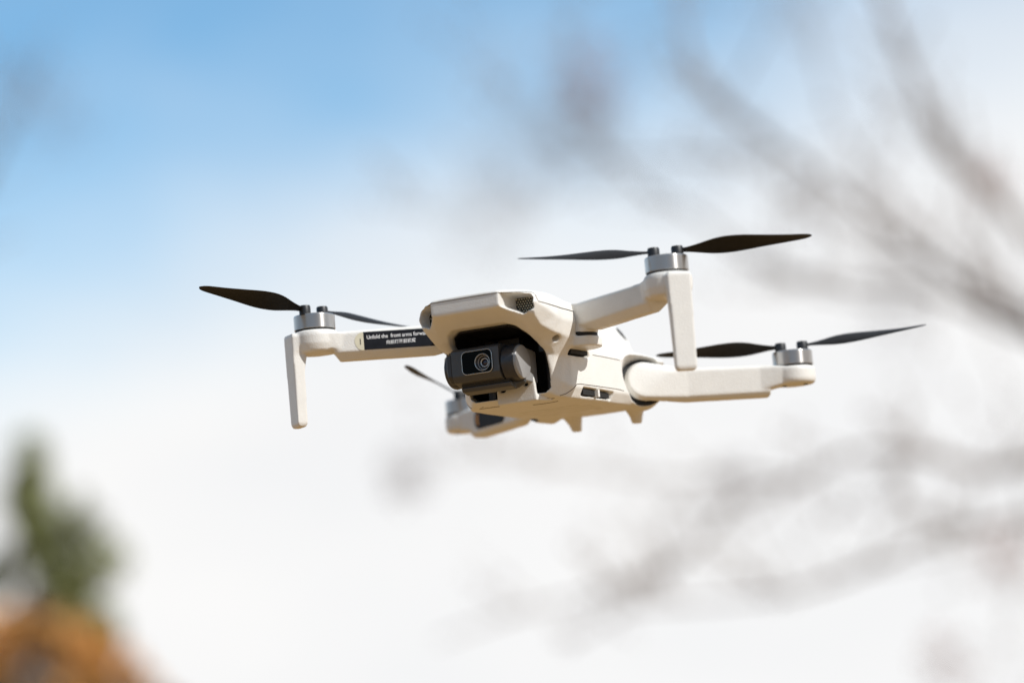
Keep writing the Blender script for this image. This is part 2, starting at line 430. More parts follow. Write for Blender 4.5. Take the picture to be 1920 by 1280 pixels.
seams.append(tube([p for p in P if p], .18*MM, 6))
for sm in seams: finish('seam_line', sm, SEAM, drone)

# intake grilles with their wire mesh, dark linings
def grille_mat():
    mt = bpy.data.materials.new('intake_mesh'); mt.use_nodes = True; nt = mt.node_tree; b = nt.nodes['Principled BSDF']
    b.inputs['Roughness'].default_value = .4
    co = nt.nodes.new('ShaderNodeTexCoord'); mp_ = nt.nodes.new('ShaderNodeMapping'); mp_.inputs['Rotation'].default_value = (R(30), 0, 0)
    v = nt.nodes.new('ShaderNodeTexVoronoi'); v.inputs['Scale'].default_value = 900; v.inputs['Randomness'].default_value = .0
    nt.links.new(co.outputs['Object'], mp_.inputs[0]); nt.links.new(mp_.outputs[0], v.inputs[0])
    r = nt.nodes.new('ShaderNodeValToRGB'); r.color_ramp.elements[0].color = (.30, .28, .25, 1); r.color_ramp.elements[0].position = .22
    r.color_ramp.elements[1].color = (.006, .006, .006, 1); r.color_ramp.elements[1].position = .34
    nt.links.new(v.outputs['Distance'], r.inputs[0]); nt.links.new(r.outputs[0], b.inputs['Base Color'])
    return mt
for s in (1, -1):
    g = prism([(s*(20.5+(y-20.5)*1.06), 10.5+(z-10.5)*1.08) for y, z in intake], 'x', 68.4, 69.8)
    go = finish('intake_grille', g, DARK, drone, smooth=False); go.data.materials[0] = GAPB
    dots = []
    for i in range(-8, 9):
        for j in range(-7, 8):
            y = 20.5 + (i + .5*(j % 2))*1.2; z = 10.3 + j*1.02
            def inside(y, z):
                k = len(intake); sg = []
                for q in range(k):
                    a, b = intake[q], intake[(q+1) % k]; sg.append((b[0]-a[0])*(z-a[1])-(b[1]-a[1])*(y-a[0]))
                return all(v < -.5 for v in sg) or all(v > .5 for v in sg)
            if inside(y, z): dots.append(ball((69.8, s*y, z), .36, (.8, 1, 1), n=4))
    finish('mesh_wire', merge(dots), TAB, go)
    # vent louvres on the flank
    v = finish('side_vent', hull([(32, s*25.3, -24.6), (32, s*25.3, -22.2), (7, s*25.6, -24.6), (7, s*25.6, -22.2), (32, s*24, -24.6), (32, s*24, -22.2), (7, s*24, -24.6), (7, s*24, -22.2)]), GAPB, drone, smooth=False)
    finish('vent_bar', box(19.0, 20.6, min(s*24, s*27), max(s*24, s*27), -25.0, -21.8), SHELL, v, smooth=False)
    rv = bmesh.new(); A_, B_ = [], []
    for x, z in [(-36, 12.2), (-38.5, 12.6), (-43, 11.2), (-45.5, 9.0), (-45.2, 7.6), (-39, 9.2), (-36.2, 10.6)]:
        p = on_side(x, z, s)
        A_.append(rv.verts.new(p + Vector((0, s*.35, .1))*MM)); B_.append(rv.verts.new(p - Vector((0, s*1.5, 0))*MM))
    rv.faces.new(A_); rv.faces.new(B_)
    for i in range(7): rv.faces.new((A_[i], A_[(i+1) % 7], B_[(i+1) % 7], B_[i]))
    finish('rear_vent', rv, GAPB, drone, smooth=False)
    finish('hinge_slot', hull([(42, s*22.4, -8.2), (28, s*23, -8.2), (42, s*22.4, -6.1), (28, s*23, -6.1), (42, s*26, -7.8), (28, s*27, -7.8), (42, s*26, -6.1), (28, s*27, -6.1)]), GAPB, drone, smooth=False)
for s in (1, -1):
    finish('hinge_gap', cyl((36.2, s*29.2, -1.3), (36.2, s*29.2, .6), 6.6, n=40), GAPB, drone, angle=40)
# gimbal bay lining: black tub set just inside the cavity
tub = bmesh.new()
prof = [(y*.985, z-.25 if z > 0 else z) for y, z in cav]
full = prof + [(-y, z) for y, z in prof[-2:0:-1]]
def shr(p, k): return (p[0]*k, -10+(p[1]+10)*k)
rings = []
for x, k in ((46.5, .985), (24.0, .9)):
    rings.append([tub.verts.new(Vector((x, *shr(p, k)))*MM) for p in full])
n = len(full)
for i in range(n): tub.faces.new((rings[0][i], rings[0][(i+1) % n], rings[1][(i+1) % n], rings[1][i]))
tub.faces.new(rings[1])
tub_o = finish('gimbal_bay', tub, DARK, drone, smooth=False)
sol = tub_o.modifiers.new('thickness', 'SOLIDIFY'); sol.thickness = .0004
# black collar right behind the chin opening
def ring_strip(x0, x1, k0, k1, skip_floor=True):
    b = bmesh.new(); a_ = [b.verts.new(Vector((x0 if False else x0, *shr(p, k0)))*MM) for p in full]; c_ = [b.verts.new(Vector((x1, *shr(p, k1)))*MM) for p in full]
    for i in range(n):
        if skip_floor and max(full[i][1], full[(i+1) % n][1]) < -21: continue
        b.faces.new((a_[i], a_[(i+1) % n], c_[(i+1) % n], c_[i]))
    return b
# roof of the bay follows the chin slope
roof = bmesh.new(); rows = []
for p in full:
    y, z = p; xf = 49.0 if z < -7 else 53.0 + (z+7.5)*1.86 - 3.0
    rows.append((roof.verts.new(Vector((xf, *shr(p, .978)))*MM), roof.verts.new(Vector((44, *shr(p, .978)))*MM)))
for i in range(n):
    j = (i+1) % n
    if max(full[i][1], full[j][1]) < -21: continue
    roof.faces.new((rows[i][0], rows[j][0], rows[j][1], rows[i][1]))
ro = finish('bay_lining', roof, DARK, tub_o, smooth=False)
sol = ro.modifiers.new('thickness', 'SOLIDIFY'); sol.thickness = .0003
dm = [cyl((44, 16.6, -23), (44, 16.6, -4), 1.6, n=16), box(42, 46, 13.0, 18.5, -6, -3), box(40, 43, -14, -10, -24, 2), box(38, 42, -8, 2, -8, 2)]
finish('damper_post', merge(dm), GIMBAL_D, tub_o, smooth=True, angle=40)
dm = [box(44.5, 46, -10.6, -9.2, -23, -17)]
finish('damper_pin', merge(dm), GIMBAL, tub_o, smooth=False)

# cradle below the gimbal
plate = [(-5.4, -27.0), (13.2, -26.8), (12.4, -17.0), (9.6, -17.0), (9.6, -20.4), (7.6, -20.4), (7.6, -17.0), (-1.0, -17.0), (-1.0, -21.0), (-1.6, -21.8), (-3.4, -21.8), (-4.0, -21.0), (-4.0, -17.0), (-5.4, -17.0)]
cr = soft([ngon_prism(plate, 'x', 50.6, 52.4), hull([(52.4, -5.2, -24.5), (52.4, 13, -24.5), (52.4, -5.2, -27), (52.4, 13, -27), (44, -8, -27.2), (44, 17, -27.2), (44, -8, -25.2), (44, 17, -25.2)])], voxel=.35, it=3)
finish('gimbal_cradle', cr, SHELL, drone)

# ---- feet under the tail ----
for s in (1, -1):
    pts = circ((-40.5, s*15.5, -24.0), 5.2, (0, 0, 1), 24, ry=4.4, ref=(1, 0, 0)) + circ((-42.6, s*15.2, -27.5), 3.0, (0, 0, 1), 24, ry=2.9, ref=(1, 0, 0))
    f1 = hull(pts); f2 = hull(circ((-42.0, s*15.3, -26), 3.4, (0, 0, 1), 24, ry=3.3) + circ((-43.4, s*15.0, -30.6), 2.0, (0, 0, 1), 24, ry=2.2))
    finish('foot', soft([f1, f2], voxel=.35, it=8), SHELL, drone)

# ---- gimbal camera ----
GY0, GY1 = -16.2, 6.4
gim = empty('gimbal_camera', (0, 0, 0), drone)
hx, hz = 62.6, -11.3
def dprof(r):
    pts = []
    for i in range(28):
        a = 2*math.pi*i/28; pts.append((hx+r*math.cos(a), hz+r*1.02*math.sin(a)))
    return pts
front = [(71.4, -3.9), (71.4, -16.0), (70.2, -17.2), (70.0, -3.2)]
sq = prism(dprof(8.0)+[(71.2, -4.6), (71.2, -15.4), (69.6, -17.6), (69.6, -3.4)], 'y', GY0, GY1)
ly, lz = -1.1, -10.6
hs = soft([sq], cuts=[cyl((67.2, ly, lz), (80, ly, lz), 3.9, n=48)], voxel=.3, it=9)
finish('camera_housing', hs, GIMBAL, gim)
# end cap and collar line
finish('end_cap', soft([cyl((hx, GY0-.15, hz), (hx, GY0-4.6, hz), 7.9, n=48, bev=1.6), prism([(71, -6), (71, -15), (68, -17.6), (68, -4), (60, -4), (60, -18)], 'y', GY0-.15, GY0-2.2)], voxel=.3, it=6), GIMBAL_D, gim)
# glass window with a bright rim
def rrect(y0, y1, z0, z1, r, n=6):
    pts = []
    for cy_, cz_, a0 in ((y1-r, z1-r, 0), (y0+r, z1-r, 90), (y0+r, z0+r, 180), (y1-r, z0+r, 270)):
        for k in range(n+1):
            a = R(a0+90*k/n); pts.append((cy_+r*math.cos(a), cz_+r*math.sin(a)))
    return pts
wy0, wy1, wz0, wz1 = -10.6, 3.2, -14.8, -5.6
def plate_hole(outer, cy_, cz_, rad, x0, x1):
    n_ = len(outer); bm = bmesh.new(); R_ = []
    for x in (x0, x1):
        o_ = [bm.verts.new(Vector((x, y, z))*MM) for y, z in outer]; i_ = []
        for y, z in outer:
            d_ = Vector((y-cy_, z-cz_)).normalized(); i_.append(d_)
        R_.append((o_, [bm.verts.new(Vector((x, cy_+d.x*rad, cz_+d.y*rad))*MM) for d in i_]))
    for i in range(n_):
        j = (i+1) % n_
        for o_, i_ in R_: bm.faces.new((o_[i], o_[j], i_[j], i_[i]))
        bm.faces.new((R_[0][0][i], R_[0][0][j], R_[1][0][j], R_[1][0][i])); bm.faces.new((R_[0][1][i], R_[0][1][j], R_[1][1][j], R_[1][1][i]))
    bmesh.ops.recalc_face_normals(bm, faces=bm.faces); return bm
wpts = []
rp = rrect(wy0, wy1, wz0, wz1, 1.9)
for (a0, b0), (a1, b1) in zip(rp, rp[1:]+rp[:1]):
    k = max(1, int(math.hypot(a1-a0, b1-b0)/.8)); wpts += [(a0+(a1-a0)*i/k, b0+(b1-b0)*i/k) for i in range(k)]
finish('lens_window', plate_hole(wpts, ly, lz, 3.6, 71.3, 71.95), GLASS, gim, smooth=False)
finish('window_rim', tube([Vector((71.65, y, z))*MM for y, z in rrect(wy0-.2, wy1+.2, wz0-.2, wz1+.2, 2.1)], .21*MM, 8, closed=True), RIM, gim)
def ringx(rad, x, r_, n=48): return tube([Vector((x, ly+rad*math.cos(2*math.pi*i/n), lz+rad*math.sin(2*math.pi*i/n)))*MM for i in range(n)], r_*MM, 8, closed=True)
def revx(prof, n_=48):
    bm = bmesh.new(); rings = [[bm.verts.new(Vector((x, ly+r_*math.cos(2*math.pi*i/n_), lz+r_*math.sin(2*math.pi*i/n_)))*MM) for i in range(n_)] for r_, x in prof]
    for a, b in zip(rings, rings[1:]):
        for i in range(n_): bm.faces.new((a[i], a[(i+1) % n_], b[(i+1) % n_], b[i]))
    bmesh.ops.recalc_face_normals(bm, faces=bm.faces); return bm
lens = empty('lens', (0, 0, 0), gim)
finish('lens_barrel', revx([(3.62, 71.9), (3.55, 70.9), (3.2, 70.6), (3.1, 69.7), (2.5, 69.3), (2.4, 68.8), (.01, 68.6)]), GIMBAL_D, lens, angle=30)
finish('outer_ring', ringx(3.5, 71.75, .2), RIM, lens)
finish('step_ring', ringx(2.85, 70.2, .22), GIMBAL_L, lens)
finish('inner_ring', ringx(1.75, 69.5, .38), RIM, lens)
finish('lens_glass', ball((68.9, ly, lz), 1.45, (.55, 1, 1), 10), COATED, lens)
# pitch motor and its light grey disc
finish('pitch_motor', cyl((hx+.6, GY1+.5, hz-.3), (hx+.6, 12.6, hz-.3), 7.9, 7.7, n=64, bev=.5), GIMBAL_D, gim, angle=35)
finish('motor_gap', cyl((hx+.3, GY1-.6, hz), (hx+.3, GY1+.9, hz), 7.1, n=48), GAPB, gim, angle=35)
finish('motor_disc', cyl((hx+.6, 12.4, hz-.3), (hx+.6, 13.7, hz-.3), 7.3, 7.1, n=64, bev=.35), GIMBAL_L, gim, angle=35)
br = soft([hull([(60, 9, -4.2), (60, 11.4, -4.2), (60, 9, -18.6), (60, 11.4, -18.6), (50.5, 10, -5.4), (50.5, 12.4, -5.6), (50.5, 10, -19.6), (50.5, 12.4, -19.4)]),
           hull([(51.5, 12.2, -5.8), (51.5, 12.2, -19.4), (48, 12.4, -6), (48, 12.4, -19.4), (48, -2, -6), (48, -2, -19), (51, -2, -6), (51, -2, -19)])], voxel=.35, it=4)
finish('yaw_bracket', br, GIMBAL_L, gim)
# lower shell of the camera with the dark slot above it
low = soft([prism([(hx-6.5, hz-6.4), (hx+4.5, hz-8.4), (hx+3.6, hz-10.2), (hx-1, hz-11.2), (hx-6, hz-9.6)], 'y', GY0+1.6, 9.0), cyl((hx-2, 9, hz-8.6), (hx-2, 12.8, hz-7.8), 2.2, 1.0)], voxel=.32, it=5)
finish('lower_guard', low, GIMBAL, gim)
finish('guard_slot', prism([(hx-5, hz-5.6), (hx+4.4, hz-7.2), (hx+3.8, hz-8.6), (hx-5, hz-8.0)], 'y', GY0+2.0, 8.6), GAPB, gim, smooth=False)

# ---- propellers -------------------------------------------------------------
def interp(tab, r_):
    n_ = len(tab)
    for i in range(n_-1):
        (a, va), (b, vb) = tab[i], tab[i+1]
        if r_ <= b:
            ma = (vb-tab[i-1][1])/(b-tab[i-1][0]) if i else (vb-va)/(b-a)
            mb = (tab[i+2][1]-va)/(tab[i+2][0]-a) if i < n_-2 else (vb-va)/(b-a)
            t = (r_-a)/(b-a); h = b-a
            return (2*t**3-3*t*t+1)*va + (t**3-2*t*t+t)*h*ma + (-2*t**3+3*t*t)*vb + (t**3-t*t)*h*mb
    return tab[-1][1]
CH = [(0, 3.0), (4, 3.6), (9, 6.0), (15, 9.2), (21, 10.9), (27, 10.9), (36, 9.2), (46, 6.8), (52, 5.2), (54.5, 3.4), (55.6, .9)]
PT = [(0, 20), (6, 27), (14, 32), (24, 28), (38, 20), (55.6, 12)]
SW = [(0, 0), (9, .5), (20, 1.0), (36, .5), (55.6, -1.4)]
def blade_bm(s):
    """one blade along +x; s = +1 turns counter-clockwise seen from above; mm, root at the pivot"""
    bm = bmesh.new(); rings = []; N = 44; K = 10
    for i in range(N+1):
        r_ = 55.6*(1-(1-i/N)**1.25); c = interp(CH, r_); p = R(interp(PT, r_)); sw = interp(SW, r_); th = .9 if r_ < 8 else .9-.5*(r_-8)/48
        d = Vector((0, s*math.cos(p), math.sin(p))); nn = Vector((0, -s*math.sin(p), math.cos(p)))
        ring = []
        for k in range(K):                                   # upper surface LE -> TE, then lower back
            u = k/(K-1); yy = .5*math.cos(math.pi*u); tt = math.sin(math.pi*u)
            ring.append((yy, .5*th*tt + .055*c*tt))
        low_ = [(yy, -.5*th*.7*abs(math.sin(math.acos(max(-1, min(1, 2*yy))))) + .055*c*math.sin(math.acos(max(-1, min(1, 2*yy))))) for yy, _ in ring[1:-1]][::-1]
        ring += low_
        rings.append([bm.verts.new((Vector((r_, 0, .0007*r_*r_)) + d*(a*c + s*0 + sw) + nn*b)*MM) for a, b in ring])
    n_ = len(rings[0])
    for a, b in zip(rings, rings[1:]):
        for i in range(n_): bm.faces.new((a[i], a[(i+1) % n_], b[(i+1) % n_], b[i]))
    bm.faces.new(rings[0]); bm.faces.new(rings[-1])
    bmesh.ops.recalc_face_normals(bm, faces=bm.faces)
    return bm
def motor(parent, c, az, spin, tilt, lean=(0, 0), bell_r=8.95, h=6.7):
    """bell, base gap, two mounts and two blades on an arm; c = bell underside centre (mm), az = heading of the first blade"""
    M = Matrix.Translation(Vector(c)*MM) @ Matrix.Rotation(R(lean[0]), 4, 'X') @ Matrix.Rotation(R(lean[1]), 4, 'Y')
    M0 = M; M = Matrix.Rotation(R(lean[0]), 4, 'X') @ Matrix.Rotation(R(lean[1]), 4, 'Y')
    bell = lathe([(0.01, .2), (bell_r-.6, .2), (bell_r-.12, .28), (bell_r, .42), (bell_r, .5), (bell_r, h-.75), (bell_r, h-.6), (bell_r-.12, h-.3), (bell_r-.5, h-.05), (bell_r-.7, h), (bell_r-4, h+.1), (.01, h+.1)])
    mo = finish('motor', xform(bell, M), BELL, parent, angle=35); mo.location = Vector(c)*MM; M = M0
    finish_gap = lathe([(0.01, -1.2), (bell_r-.35, -1.2), (bell_r-.35, .25), (0.01, .25)])
    g = finish('motor_gap', xform(finish_gap, M), GAPB, parent, angle=35)
    for k in range(2):
        a = R(az) + math.pi*k; dd = Vector((math.cos(a), math.sin(a), 0))
        p = dd*4.85
        mt_ = merge([lathe([(.01, h), (2.5, h), (2.5, h+3.5), (2.2, h+4.1), (.8, h+4.2), (.7, h+3.9), (.01, h+3.9)], 24, (p.x, p.y))])
        finish('blade_mount', xform(mt_, M), DARK, parent, angle=35)
        b = blade_bm(spin)
        B = M @ Matrix.Translation(Vector((p.x, p.y, h+2.2))*MM) @ Matrix.Rotation(a, 4, 'Z') @ Matrix.Rotation(-R(tilt[k]), 4, 'Y')
        finish('propeller_blade', xform(b, B), BLADE, parent, angle=50)

# ---- front arms with landing legs ----------------------------------------
def front_arm(s):
    d = Vector((31, 56, 0)).normalized(); nrm = Vector((56, -31, 0)).normalized(); H0 = Vector((35, 28, 0)); HM = Vector((66, 84, 0))
    T = 5.5
    def P(t, w, z): v = H0 + d*t + nrm*w; return (v.x, v.y, z)
    bar = hull([P(t, w, z) for t, w, z in (
        (1, T, 12.2), (1, T-1.2, 13.2), (57, T-1.2, 13.2), (57, T, 12.2), (57, T, 5.4), (55.5, T, 4.2), (10, T, 3.4), (1, T, 3.4), (54, 1.8, .6), (13, 1.8, .2), (4, 2.5, 3.2),
        (1, -T, 12.2), (1, 1-T, 13.2), (57, 1-T, 13.2), (57, -T, 12.2), (57, -T, 5.4), (55.5, -T, 4.2), (10, -T, 3.4), (1, -T, 3.4), (54, -1.8, .6), (13, -1.8, .2), (4, -2.5, 3.2))])
    pivot = cyl((36.5, 30.2, .2), (36.5, 30.2, 13.0), 6.2, n=40)
    pod = lathe([(0.01, 4.6), (7.4, 4.6), (8.9, 5.6), (9.9, 8.5), (10.05, 12.2), (9.7, 13.6), (8.9, 14.5), (.01, 14.5)], 48, (HM.x, HM.y))
    neck = hull([P(t, w, z) for t, w, z in ((51, 5.4, 12.8), (51, -5.4, 12.8), (53, 5.4, 5.0), (53, -5.4, 5.0), (59, 8.6, 12.8), (59, -8.6, 12.8), (59, 7.4, 6), (59, -7.4, 6))])
    # landing leg: a flat blade, long axis across the diagonal
    e = Vector((-.6, .8, 0)); f = Vector((.8, .6, 0))
    Lc = Vector((72.5, 91.3, 0))
    def leg(hw, hd, z, off=(0, 0)): return [tuple(Lc + e*(a+off[0]) + f*(b+off[1]) + Vector((0, 0, z))) for a, b in ((hw, hd), (-hw, hd), (-hw, -hd), (hw, -hd))]
    lg = hull(leg(4.9, 2.6, 12.5) + leg(4.3, 2.2, 13.6) + leg(4.3, 2.3, -25.5) + leg(3.6, 1.6, -27.0))
    root = hull(leg(4.85, 2.55, 12.6) + leg(4.7, 2.45, 4) + [tuple(HM+Vector((2, 8, 12.6))), tuple(HM+Vector((9, 1, 12.6))), tuple(HM+Vector((3, 7, 5))), tuple(HM+Vector((7, 3, 5)))])
    gus = hull(leg(4.6, 2.4, 4.5) + leg(4.3, 2.3, -4) + [tuple(HM+Vector((4, 4, 5.2))), tuple(HM+Vector((1, 6, 5.2))), tuple(HM+Vector((6, 1, 5.2)))])
    recess = lathe([(0.01, 3.0), (6.4, 3.0), (6.4, 5.3), (0.01, 5.3)], 40, (HM.x-1.0, HM.y-1.6))
    bm = soft([bar, pivot, pod, neck, lg, root, gus], cuts=[recess], voxel=.4, it=7)
    # split the leg from the arm below the pod
    if s < 0: mirror_y(bm)
    legb = bm.copy(); cutz = 2.0*MM
    for b in (bm, legb): bmesh.ops.bisect_plane(b, geom=b.verts[:]+b.edges[:]+b.faces[:], plane_co=(0, 0, cutz), plane_no=(0, 0, 1))
    far = lambda f: abs(f.calc_center_median().y) > .0815 and f.calc_center_median().z < cutz
    bmesh.ops.delete(bm, geom=[f_ for f_ in bm.faces if far(f_)], context='FACES')
    bmesh.ops.delete(legb, geom=[f_ for f_ in legb.faces if not far(f_)], context='FACES')
    arm = finish('front_arm', bm, SHELL, drone)
    finish('landing_leg', legb, SHELL, arm)
    sc_ = cyl((HM.x-1, s*(HM.y-1.6), 4.7), (HM.x-1, s*(HM.y-1.6), 5.6), 6.2, n=32)
    finish('pod_underside', sc_, SHELL2, arm, angle=30)
    return arm
def label_frame(o0, d, nrm):
    """matrix taking label plane (u along the arm, v up) to drone space"""
    u = Vector(d); v = Vector((0, 0, 1)); w = Vector(nrm)
    M = Matrix((u, v, w)).transposed().to_4x4(); M.translation = Vector(o0)*MM
    return M
def flat(poly, w0, w1, M):
    bm = bmesh.new()
    a_ = [bm.verts.new(M @ (Vector((p[0], p[1], w0))*MM)) for p in poly]; b_ = [bm.verts.new(M @ (Vector((p[0], p[1], w1))*MM)) for p in poly]
    bm.faces.new(a_); bm.faces.new(b_)
    for i in range(len(poly)): j = (i+1) % len(poly); bm.faces.new((a_[i], a_[j], b_[j], b_[i]))
    bmesh.ops.recalc_face_normals(bm, faces=bm.faces)
    return bm
def lettering(name, text, size, pos, w, M, parent, material, xs=1., bold=0.):
    cu = bpy.data.curves.new('tmp', 'FONT'); cu.body = text; cu.size = size*MM; cu.extrude = .00002; cu.offset = bold*MM; cu.resolution_u = 4
    o = bpy.data.objects.new('tmp', cu); C.objects.link(o)
    me = evaluated(o); bpy.data.objects.remove(o); bpy.data.curves.remove(cu)
    bm = bmesh.new(); bm.from_mesh(me); bpy.data.meshes.remove(me)
    xform(bm, M @ Matrix.Translation(Vector((pos[0], pos[1], w))*MM) @ Matrix.Diagonal((xs, 1, 1, 1)))
    return finish(name, bm, material, parent, smooth=False)

armL = front_arm(1); armR = front_arm(-1)
motor(armL, (66, 84, 15), 116.5, -1, (0, 0), lean=(0, 0))
motor(armR, (66, -84, 15), -20, 1, (5.8, -8), lean=(0, 0))
# label on the right-hand arm (left in view): black strip with a cream numbered tab
dR = Vector((-31, 56, 0)).normalized(); nR = Vector((56, 31, 0)).normalized()
o0 = Vector((66, -84, 0)) + nR*5.5        # u counts from the pod towards the body, seen left to right
ML = label_frame(o0, dR, nR)
u0 = 20.7
lab = finish('label_sticker', flat([(u0, 4.2), (58, 3.6), (58, 11.4), (u0, 12.0)], -.3, .10, ML), LABEL, armR, smooth=False)
tabp = [(u0, 4.0)] + [(u0-3.9*math.sin(R(a)), 8.05-4.0*math.cos(R(a))) for a in range(0, 181, 12)] + [(u0, 12.1)]
finish('number_tab', flat(tabp[1:-1], -.3, .12, ML), TAB, armR, smooth=False)
lettering('lettering', 'Unfold the  front arms forward', 2.35, (u0+1.3, 8.8), .13, ML, armR, INK, .91, .03)
lettering('lettering', '向前打开前机臂', 1.95, (u0+9.6, 6.1), .13, ML, armR, INK, .94, .02)
lettering('lettering', '1', 3.7, (u0-2.3, 6.6), .15, ML, armR, INKB, .9, .03)

# ---- rear arms ------------------------------------------------------------
def rear_arm(s):
    d = Vector((-33, 53, 0)).normalized(); nrm = Vector((53, 33, 0)).normalized(); H0 = Vector((-33, 30, 0)); HM = Vector((-66, 83.2, 0)); L_ = (HM-H0).length
    T = 5.2
    def P(t, w, z): v = H0 + d*t + nrm*w; return (v.x, v.y, z)
    b1 = hull([P(t, w, z) for t, w, z in ((6, T, -11), (6, T-1.4, -9.6), (L_-10, T-1.4, -11), (L_-10, T, -12.3), (L_-12, T, -23.3), (13, T, -22.8), (13, T-2.0, -24.6), (L_-12, T-2.0, -25.2),
                                          (6, -T, -11), (6, 1.4-T, -9.6), (L_-10, 1.4-T, -11), (L_-10, -T, -12.3), (L_-12, -T, -23.3), (13, -T, -22.8), (13, 2-T, -24.6), (L_-12, 2-T, -25.2))])
    b2 = hull([P(t, w, z) for t, w, z in ((L_-16, T, -12.4), (L_-2, T, -12.6), (L_-16, T-1.4, -11), (L_-2, 8.4, -12.9), (L_-9, T, -20), (L_-2, 7.8, -19.6), (L_-12, T, -22), (L_-16, T, -22),
                                          (L_-16, -T, -12.4), (L_-2, -T, -12.6), (L_-16, 1.4-T, -11), (L_-2, -8.4, -12.9), (L_-9, -T, -20), (L_-2, -7.8, -19.6), (L_-12, -T, -22), (L_-16, -T, -22))])
    jc = RING_C + RING_N*1.2
    joint = hull([tuple(jc + (Vector(p)-jc)) for p in circ(jc, 9.1, RING_N, 40) + circ(jc+RING_N*1.6, 8.8, RING_N, 40) + circ(jc+RING_N*3.6, 7.9, RING_N, 40)])
    elbow = hull([tuple(v) for v in circ(jc+RING_N*1.2, 8.95, RING_N, 40) + circ(jc+RING_N*3.6, 7.9, RING_N, 40)] + [P(14, T, -11.1), P(14, T, -22.9), P(14, T-2, -24.7), P(14, -T, -11.1), P(14, -T, -22.9), P(14, T-1.4, -9.9), P(14, 2-T, -24.7), P(7, T+.6, -21.5), P(7, T+.9, -11.5)])
    pod = lathe([(.01, -20.6), (8.2, -20.6), (9.2, -19.8), (9.6, -18.4), (9.6, -14.2), (9.3, -13.2), (8.7, -12.7), (.01, -12.7)], 48, (HM.x, HM.y))
    hole = []
    hole.append(cyl(P(5, 2.5, -30), P(5, 2.5, -22.4), 1.3, n=16))
    bm = soft([b1, b2, joint, elbow, pod], cuts=hole, voxel=.4, it=13)
    if s < 0: mirror_y(bm)
    return finish('rear_arm', bm, SHELL, drone)
armBL = rear_arm(1); armBR = rear_arm(-1)
motor(armBL, (-66, 83.2, -12.2), 112, 1, (2, 0), lean=(0, 0))
motor(armBR, (-66, -83.2, -12.2), 2, -1, (7, 0), lean=(0, 0))
for s in (1, -1):
    c = Vector((RING_C.x, s*RING_C.y, RING_C.z)); n_ = Vector((RING_N.x, s*RING_N.y, RING_N.z))
    finish('joint_ring', cyl(c-n_*1.4, c+n_*.5, 10.5, n=64), GAPB, drone, angle=40)
for s, arm in ((1, armBL), (-1, armBR)):
    for dx, dy in ((1.6, -4.2), (-.6, 4.9)):
        finish('screw_hole', cyl((-66+dx, s*(83.2+dy), -20.9), (-66+dx, s*(83.2+dy), -19.4), .95, n=20), GAPB, arm, angle=40)
# label on the far rear arm, its print too small to read
dB = Vector((33, 53, 0)).normalized(); nB = Vector((53, -33, 0)).normalized()
MB_ = label_frame(Vector((-66, -83.2, 0)) + nB*5.2, dB, nB)
def rr_(u0, u1, v0, v1, r_):
    return [(p[0], p[1]) for p in rrect(u0, u1, v0, v1, r_)]
finish('label_sticker', flat(rr_(17.0, 44, -22.0, -13.2, 3.6), -.3, .12, MB_), LABEL, armBR, smooth=False)
arc = [(20.6-1.9*math.cos(R(a)), -17.6+3.0*math.sin(R(a))) for a in range(-75, 76, 15)] + [(21.0-.7*math.cos(R(a)), -17.6+2.2*math.sin(R(a))) for a in range(75, -76, -15)]
finish('number_mark', flat(arc, .1, .15, MB_), ORANGE, armBR, smooth=False)

